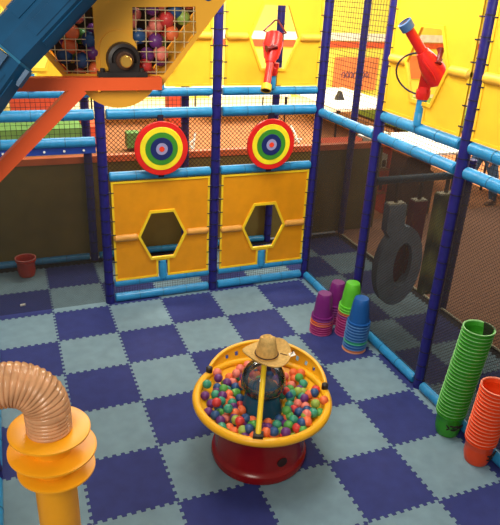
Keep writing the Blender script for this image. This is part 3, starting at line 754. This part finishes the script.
# dark emblem prints low on the two tall stacks: strokes wrapped on the pail wall
def emblem(x, y, a0, strokes, label, name):
    b = MB()
    for st_ in strokes:
        pts = []
        for (da, z) in st_:
            a = a0+da/.092; r = .104+(z-.06)*.2+.003; pts.append((x+r*math.cos(a), y+r*math.sin(a), z))
        b.tube(pts, .006, 6)
    return b
def attach(b, x, y, colour):
    # the lowest pail of that colour stack carries the print
    par = [o for o in COL.objects if o.name.startswith('plastic_pail') and abs(o.location.x-x) < .01 and abs(o.location.y-y) < .01 and o.location.z < .01][0]
    par.rotation_euler = (0, 0, 0)
    b.build('emblem', 'black', par, 'dark printed emblem')
attach(emblem(2.35, -2.99, math.radians(-108), [[(-.05, .15), (-.03, .12), (-.045, .10)], [(-.03, .15), (0, .145), (.02, .155)], [(-.01, .13), (.01, .11), (.03, .13), (.05, .11)], [(0, .15), (.03, .14), (.06, .15)], [(-.02, .11), (.0, .10), (.02, .115)], [(.04, .13), (.07, .12)]], '', ''), 2.35, -2.99, 'green')
attach(emblem(2.36, -3.345, math.radians(-75), [[(-.04, .14), (-.02, .13), (0, .15)], [(-.02, .11), (0, .12), (.03, .10), (.05, .12)], [(-.03, .09), (.0, .08), (.02, .085)], [(.02, .13), (.04, .145)]], '', ''), 2.36, -3.345, 'orange')
tag(MB().obox(Vector((-.905, .27, .008)), (1, .1, 0), (0, 1, 0), .055, .035, .012).build('paper_scrap', 'paper'), 'small white paper scrap on the dark tile in the left bay', 'paper')

# ------------------------------------------------------------------ hanging foam pads behind the right mesh
def padbox(name, label, x, y, w, z0, z1, m, tilt=0, taper=.0):
    t = thing(name, label, 'foam pad', (x, y, z0), None)
    U = Vector((1, 0, 0))
    o2 = [(-w/2-taper, z0), (w/2+taper, z0), (w/2, z1), (-w/2, z1)]
    MB().plate([(a+(b_-z0)*tilt, b_) for a, b_ in o2], [], (x, y, 0), U, (0, 0, 1), (0, -1, 0), .10).build('pad_body', m, t)
    xx = x+(z1-z0)*tilt
    MB().box((xx-w/2+.01, y-.045, z1), (xx+w/2-.01, y+.045, z1+.015)).build('top_cap', 'pale', t, 'pale top edge')
    MB().cyl((xx, y, z1), (xx, y, 1.61), .022, seg=8).build('hanger', 'brown', t, 'dark hanging strap')
    return t
padbox('hanging_pad', 'wine red foam pad hanging between the grey and green pads', 3.15, -1.12, .17, .55, 1.38, 'padred')
padbox('hanging_pad', 'green swirl-striped foam pad hanging beside the right frame post', 3.46, -1.15, .21, .25, 1.44, 'swirl')
t = thing('hanging_pad', 'tall grey foam pad with an oval hole, hanging behind the mesh', 'foam pad', (2.90, -1.18, .17))
out = [(2.90+.27*math.cos(a), .62+.44*math.sin(a)) for a in [PI*.62+2*PI*.88*k/40 for k in range(41)]]
neck = [(2.80, 1.10), (2.80, 1.34)] 
outl = [p for p in out if not (p[1] > .95 and 2.72 < p[0] < 2.86)]
outl = [(2.955+.285*math.cos(a), .67+.47*math.sin(a)) for a in [math.radians(d) for d in range(90, -231, -10)]]
outl = outl + [(2.715, 1.10), (2.71, 1.39), (2.92, 1.39), (2.93, 1.16)]
hole = [(2.99+.115*math.cos(a), .69+.26*math.sin(a)) for a in [2*PI*k/24 for k in range(24)]]
MB().plate(outl, [hole], (0, -1.18, 0), (1, 0, 0), (0, 0, 1), (0, -1, 0), .10).build('pad_body', 'padgrey', t)
MB().box((2.72, -1.22, 1.39), (2.91, -1.14, 1.405)).build('top_cap', 'pale', t, 'pale top edge')
MB().cyl((2.81, -1.18, 1.39), (2.81, -1.16, 1.61), .022, seg=8).build('hanger', 'brown', t, 'dark hanging strap')
MB().box((2.85, -1.12, .40), (3.13, -1.10, 1.0)).build('backing', 'padred', t, 'wine red backing behind the oval hole')

# ------------------------------------------------------------------ the room beyond
def table(name, label, x0, y0, x1, y1, h=.75, m='table_white', grp='white tables in the room beyond'):
    t = thing(name, label, 'table', ((x0+x1)/2, (y0+y1)/2, 0), grp)
    MB().box((x0, y0, h-.04), (x1, y1, h)).build('tabletop', m, t)
    for a in (x0+.1, x1-.1):
        for c in (y0+.1, y1-.1): MB().cyl((a, c, 0), (a, c, h-.04), .025, seg=8).build('leg', 'black', t)
    return t
table('dining_table', 'big white table behind the tall black net, below the orange poster', 6.7, 7.0, 8.7, 10.2)
table('dining_table', 'white table glimpsed through the net strip above the left target', 1.2, 9.2, 3.6, 10.8)
table('dining_table', 'white table glimpsed through the net strip above the right target', 4.1, 9.0, 6.4, 10.8)
table('dining_table', 'white table glimpsed past the brace in the left bay', -2.6, 10.2, .6, 12.0)
table('dining_table', 'white table seen between the rails under the blue-muzzled blaster', 5.75, 2.7, 7.1, 4.4)
table('dining_table', 'white table seen between the rails at the far right', 7.45, 1.0, 9.2, 2.7)
# napkin stand on big table
b = MB(); b.ring_loft([[Vector((7.45+a*.12, 8.2+c*.08, .75)) for a, c in ((-1, -1), (1, -1), (1, 1), (-1, 1))], [Vector((7.45+a*.01, 8.2+c*.08, .98)) for a, c in ((-1, -1), (1, -1), (1, 1), (-1, 1))]])
tag(b.build('tent_card', 'black', smooth=False), 'small dark tent card standing on the big white table', 'card')
# benches, mats
def block(name, label, cat, a, c, m, grp=None, feet=True):
    t = thing(name, label, cat, ((a[0]+c[0])/2, (a[1]+c[1])/2, a[2]), grp)
    MB().box((a[0], a[1], a[2]+.08), c).build('cushion', m, t); MB().box((a[0]+.05, a[1]+.05, a[2]), (c[0]-.05, c[1]-.05, a[2]+.08)).build('plinth', 'brown', t)
    return t
block('padded_bench', 'green padded bench right of the big white table', 'bench', (8.95, 7.0, 0), (11.5, 9.8, .5), 'green')
block('soft_block', 'green soft play block behind the left bay netting', 'block', (-1.6, 7.3, 0), (.65, 8.3, .42), 'green2')
block('soft_block', 'red soft play block beside the green one behind the left bay netting', 'block', (.72, 7.2, 0), (.98, 8.3, .46), 'red2')
block('soft_block', 'green upright soft block behind the left target', 'block', (1.5, 6.7, 0), (1.78, 7.0, .40), 'green2')
block('padded_bench', 'red padded bench behind the left bay rails', 'bench', (-.75, 9.6, 0), (.5, 10.1, 1.05), 'red2')
block('padded_bench', 'red padded bench glimpsed above the left target', 'bench', (2.9, 8.6, 0), (3.4, 9.0, 1.0), 'red2')
block('padded_bench', 'low red bench behind the salmon cap near the rear post', 'bench', (5.6, 5.0, 0), (8.0, 6.0, .30), 'red2')
def crumple(x, y, s, label):
    b = MB(); rnd = random.Random(int(x*100))
    for k in range(7):
        p = Vector((x+rnd.uniform(-.4, .4)*s, y+rnd.uniform(-.3, .3)*s, .02)); q = Vector((x+rnd.uniform(-.4, .4)*s, y+rnd.uniform(-.3, .3)*s, .02+rnd.uniform(.1, .4)*s)); b.cyl(p, q, .025, seg=6)
    tag(b.build('wire_toy', 'paper'), label, 'toy')
crumple(2.75, 6.6, 1, 'tangled white toy on the tan floor left of the middle post')
crumple(5.3, 6.9, 1, 'tangled white toy on the tan floor beside the right target')
# posters on the far wall
def poster(label, x0, x1, z0, z1, big=True):
    t = thing('wall_poster', label, 'poster', ((x0+x1)/2, 12.92, z0))
    MB().box((x0, 12.90, z0), (x1, 12.93, z1)).build('sheet', 'poster', t)
    if big:
        b = MB(); zc = (z0+z1)/2-.05; w = x1-x0
        # flowing script, as far as the photograph lets it be read
        for k in range(7):
            cx = x0+w*(.22+.09*k); b.tube([(cx-.06, 12.885, zc-.06), (cx-.08, 12.885, zc+.05), (cx, 12.885, zc+.12), (cx+.06, 12.885, zc+.02), (cx, 12.885, zc-.08), (cx+.1, 12.885, zc-.04)], .018, 6)
        b.build('script', 'ink', t, 'dark flowing script')
    return t
poster('orange poster with dark script on the far yellow wall, behind the tall black net', 9.85, 11.6, .22, 1.33)
poster('pale orange poster on the far wall, right of the scripted one', 12.6, 13.8, .6, 1.4, False)
# dark cabinet and shelf behind the pads
t = thing('arcade_cabinet', 'dark brown cabinet standing behind the hanging foam pads', 'cabinet', (5.3, 2.0, 0))
MB().plate([(0, 0), (.7, 0), (.7, .7), (.58, .78), (.58, 1.0), (.1, 1.0), (0, .74)], [], (4.95, 2.0, 0), (1, 0, 0), (0, 0, 1), (0, -1, 0), .6).build('case', 'brown', t)
MB().box((5.07, 1.72, 1.0), (5.51, 2.2, 1.04)).build('top_panel', 'carpet_tan', t, 'pale top panel')
t = thing('display_rack', 'low rack of red and white toy boxes left of the brown cabinet', 'rack', (4.65, 2.05, 0))
for z in (.35, .75, 1.15): MB().box((4.42, 1.9, z), (4.88, 2.2, z+.03)).build('shelf', 'carpet_tan', t)
for x in (4.42, 4.85): MB().box((x, 1.9, 0), (x+.03, 2.2, 1.18)).build('side_panel', 'red2', t)
for z, zn in ((.38, 'lower'), (.78, 'middle'), (1.18, 'top')):
    for k in range(3):
        c_, m_ = random.choice([('red', 'red2'), ('white', 'table_white'), ('pale', 'pale'), ('orange', 'poster')])
        x = 4.46+k*.13; h_ = random.uniform(.12, .26)
        b = MB().box((x, 1.94, z), (x+.11, 2.15, z+h_)).box((x+.02, 1.935, z+.03), (x+.09, 1.942, z+h_*.6), 1)
        tag(b.build('toy_box', [m_, 'brown'], smooth=False), '%s toy box on the %s shelf of the rack, %s' % (c_, zn, ['at its left end', 'in the middle', 'at its right end'][k]), 'box', 'toy boxes on the rack')

# ------------------------------------------------------------------ person standing beyond
def skin_fig(name, verts, edges, radii, m, parent, loc, lvl=2, root=0):
    me = bpy.data.meshes.new(name); me.from_pydata([Vector(v) for v in verts], edges, []); me.materials.append(M[m])
    o = bpy.data.objects.new(name, me); COL.objects.link(o); o.parent = parent
    sk = o.modifiers.new('skin', 'SKIN'); sk.use_smooth_shade = True
    if not me.skin_vertices: 
        bpy.context.view_layer.objects.active = o
    for i, sv in enumerate(me.skin_vertices[0].data if me.skin_vertices else []):
        r = radii[i]; sv.radius = r if isinstance(r, tuple) else (r, r); sv.use_root = (i == root)
    ss = o.modifiers.new('sub', 'SUBSURF'); ss.levels = lvl; ss.render_levels = lvl
    return o
PX0, PY0 = 6.85, 1.95
PE = thing('person', 'person in blue jeans and brown shoes standing beyond the right mesh', 'person', (PX0, PY0, 0)); PE.rotation_euler = (0, 0, math.radians(12))
# facing -x ; local coords: x forward/back, y sideways
V_ = [(0, 0, .95), (0, 0, 1.12), (0, 0, 1.32), (0, 0, 1.46), (-.01, 0, 1.54), (-.02, 0, 1.65), (-.02, 0, 1.77),
      (0, .10, .90), (-.18, .12, .50), (-.10, .13, .09), (-.24, .14, .05),
      (0, -.10, .90), (.20, -.14, .50), (.28, -.16, .09), (.14, -.17, .05),
      (0, .18, 1.42), (.02, .25, 1.15), (-.10, .24, .92), (0, -.18, 1.42), (.02, -.25, 1.15), (-.10, -.24, .92)]
E_ = [(0, 1), (1, 2), (2, 3), (3, 4), (4, 5), (5, 6), (0, 7), (7, 8), (8, 9), (9, 10), (0, 11), (11, 12), (12, 13), (13, 14), (3, 15), (15, 16), (16, 17), (3, 18), (18, 19), (19, 20)]
R_ = [(.13, .10), (.13, .10), (.15, .11), (.12, .09), .052, .105, .085, .095, .065, .045, .03, .095, .065, .045, .03, .055, .042, .03, .055, .042, .03]
skin_fig('body', V_, E_, R_, 'skin', PE, None)
# clothes follow the body a little larger
jv = [V_[i] for i in (0, 7, 8, 9, 11, 12, 13)]; jv[3] = (-.095, .13, .03); jv[6] = (.285, -.16, .03); skin_fig('jeans', [(0, 0, 1.0)]+jv[0:], [(0, 1), (1, 2), (2, 3), (3, 4), (1, 5), (5, 6), (6, 7)], [(.18, .15), (.185, .15), .125, .092, .072, .125, .092, .072], 'jeans', PE, None)
skin_fig('shirt', [(0, 0, .86), V_[0], V_[1], V_[2], V_[3], V_[15], V_[16], V_[18], V_[19]], [(0, 1), (1, 2), (2, 3), (3, 4), (4, 5), (5, 6), (4, 7), (7, 8)], [(.19, .17), (.20, .175), (.20, .17), (.22, .17), (.15, .13), .095, .075, .095, .075], 'shirt', PE, None)
for k, (ax_, ay_) in enumerate(((-.10, .13), (.28, -.16))):
    s = MB(); rings = []
    for f, w_, h_ in ((.09, .03, .05), (.05, .045, .10), (-.03, .048, .10), (-.12, .052, .065), (-.19, .042, .045), (-.215, .02, .025)):
        rings.append([Vector((PX0+ax_+f, PY0+ay_+w_*math.cos(a), .004+h_/2+h_/2*math.sin(a))) for a in [2*PI*i/12 for i in range(12)]])
    s.ring_loft(rings).build('shoe', 'shoe', PE)
s = MB().sphere((PX0+.022, PY0, 1.765), .112, 16, sc=(1, .98, 1.0)); s.build('hair', 'hair', PE)
for sy in (-1, 1):
    bv = [(-.10, .24*sy, .92), (-.12, .24*sy, .87)]
    hv = [(-.10, .24*sy, .94), (-.12, .24*sy, .86)]; he = [(0, 1)]; hr = [.028, .03]
    for q, (dx, ln) in enumerate(((-.035, .075), (-.012, .085), (.010, .08), (.030, .065))):
        b0 = len(hv); hv += [(-.12+dx, .24*sy, .83), (-.13+dx, .235*sy, .83-ln*.5), (-.125+dx, .225*sy, .83-ln)]; he += [(1, b0), (b0, b0+1), (b0+1, b0+2)]; hr += [.011, .009, .007]
    b0 = len(hv); hv += [(-.165, .225*sy, .875), (-.19, .215*sy, .84)]; he += [(0, b0), (b0, b0+1)]; hr += [.011, .009]
    skin_fig('hand', hv, he, hr, 'skin', PE, None, 1)
nose = MB().sphere((PX0-.135, PY0, 1.69), .016, 8).sphere((PX0-.02, PY0+.108, 1.69), .022, 8, sc=(.8, .4, 1.3)).sphere((PX0-.02, PY0-.108, 1.69), .022, 8, sc=(.8, .4, 1.3)); nose.build('nose_and_ears', 'skin', PE)
MB().sphere((PX0-.116, PY0+.035, 1.715), .010, 8).sphere((PX0-.116, PY0-.035, 1.715), .010, 8).build('eyes', 'tie', PE)
MB().sphere((PX0-.116, PY0, 1.645), .014, 8, sc=(.5, 1.6, .4)).build('mouth', 'scope', PE)

# ------------------------------------------------------------------ camera
a, b_, c_ = -3.943e-01, 1.1401, 5.21e-02
cam = bpy.data.cameras.new('camera'); co = bpy.data.objects.new('camera', cam); COL.objects.link(co)
R = Matrix.Rotation(a, 3, 'Z') @ Matrix.Rotation(b_, 3, 'X') @ Matrix.Rotation(c_, 3, 'Z')
co.matrix_world = Matrix.Translation((-.8183, -6.065, 3.3468)) @ R.to_4x4()
cam.sensor_fit = 'HORIZONTAL'; cam.sensor_width = 36; cam.lens = 36*596.76/500; cam.clip_start = .05
bpy.context.scene.camera = co

# ------------------------------------------------------------------ light
def area(loc, tgt, size, power, col, sy=None):
    l = bpy.data.lights.new('lamp', 'AREA'); l.energy = power; l.color = col; l.size = size
    if sy: l.shape = 'RECTANGLE'; l.size_y = sy
    o = bpy.data.objects.new('lamp', l); COL.objects.link(o); o.location = loc
    o.rotation_euler = (Vector(tgt)-Vector(loc)).to_track_quat('-Z', 'Y').to_euler(); return o
W = bpy.data.worlds.new('world'); bpy.context.scene.world = W; W.use_nodes = True
W.node_tree.nodes['Background'].inputs[0].default_value = (1.0, .94, .86, 1); W.node_tree.nodes['Background'].inputs[1].default_value = .27
area((.2, -2.6, 5.2), (.6, -2.2, 0), 1.5, 68, (1, .97, .95), 1.2)
area((-2.2, -6.6, 4.4), (.8, -.6, 2.6), 1.6, 150, (1, .92, .78))  # added light from the camera side to brighten the upper panels
area((5, 8, 6), (5, 7.5, 0), 7, 1400, (1, .90, .74), 5)
area((10, 3, 6), (9, 3, 0), 5, 800, (1, .88, .70), 6)
area((.8, -1.2, 4.6), (.9, .08, 3.0), 2.4, 70, (1, .93, .78), .5)  # added front light brightening the upper panels of the back fence
area((1.4, -1.8, 4.6), (2.5, -1.9, 3.0), 2.4, 60, (1, .93, .78), .5)  # added front light brightening the upper panels on the right
area((1.0, 2.6, 5.5), (1.2, .2, 2.9), 3.0, 220, (1, .92, .76), 1)
area((4.6, -1.8, 5.2), (2.6, -1.9, 2.9), 2.0, 150, (1, .92, .76), 1)
sc = bpy.context.scene
sc.view_settings.view_transform = 'Standard'; sc.view_settings.look = 'None'; sc.view_settings.exposure = 0
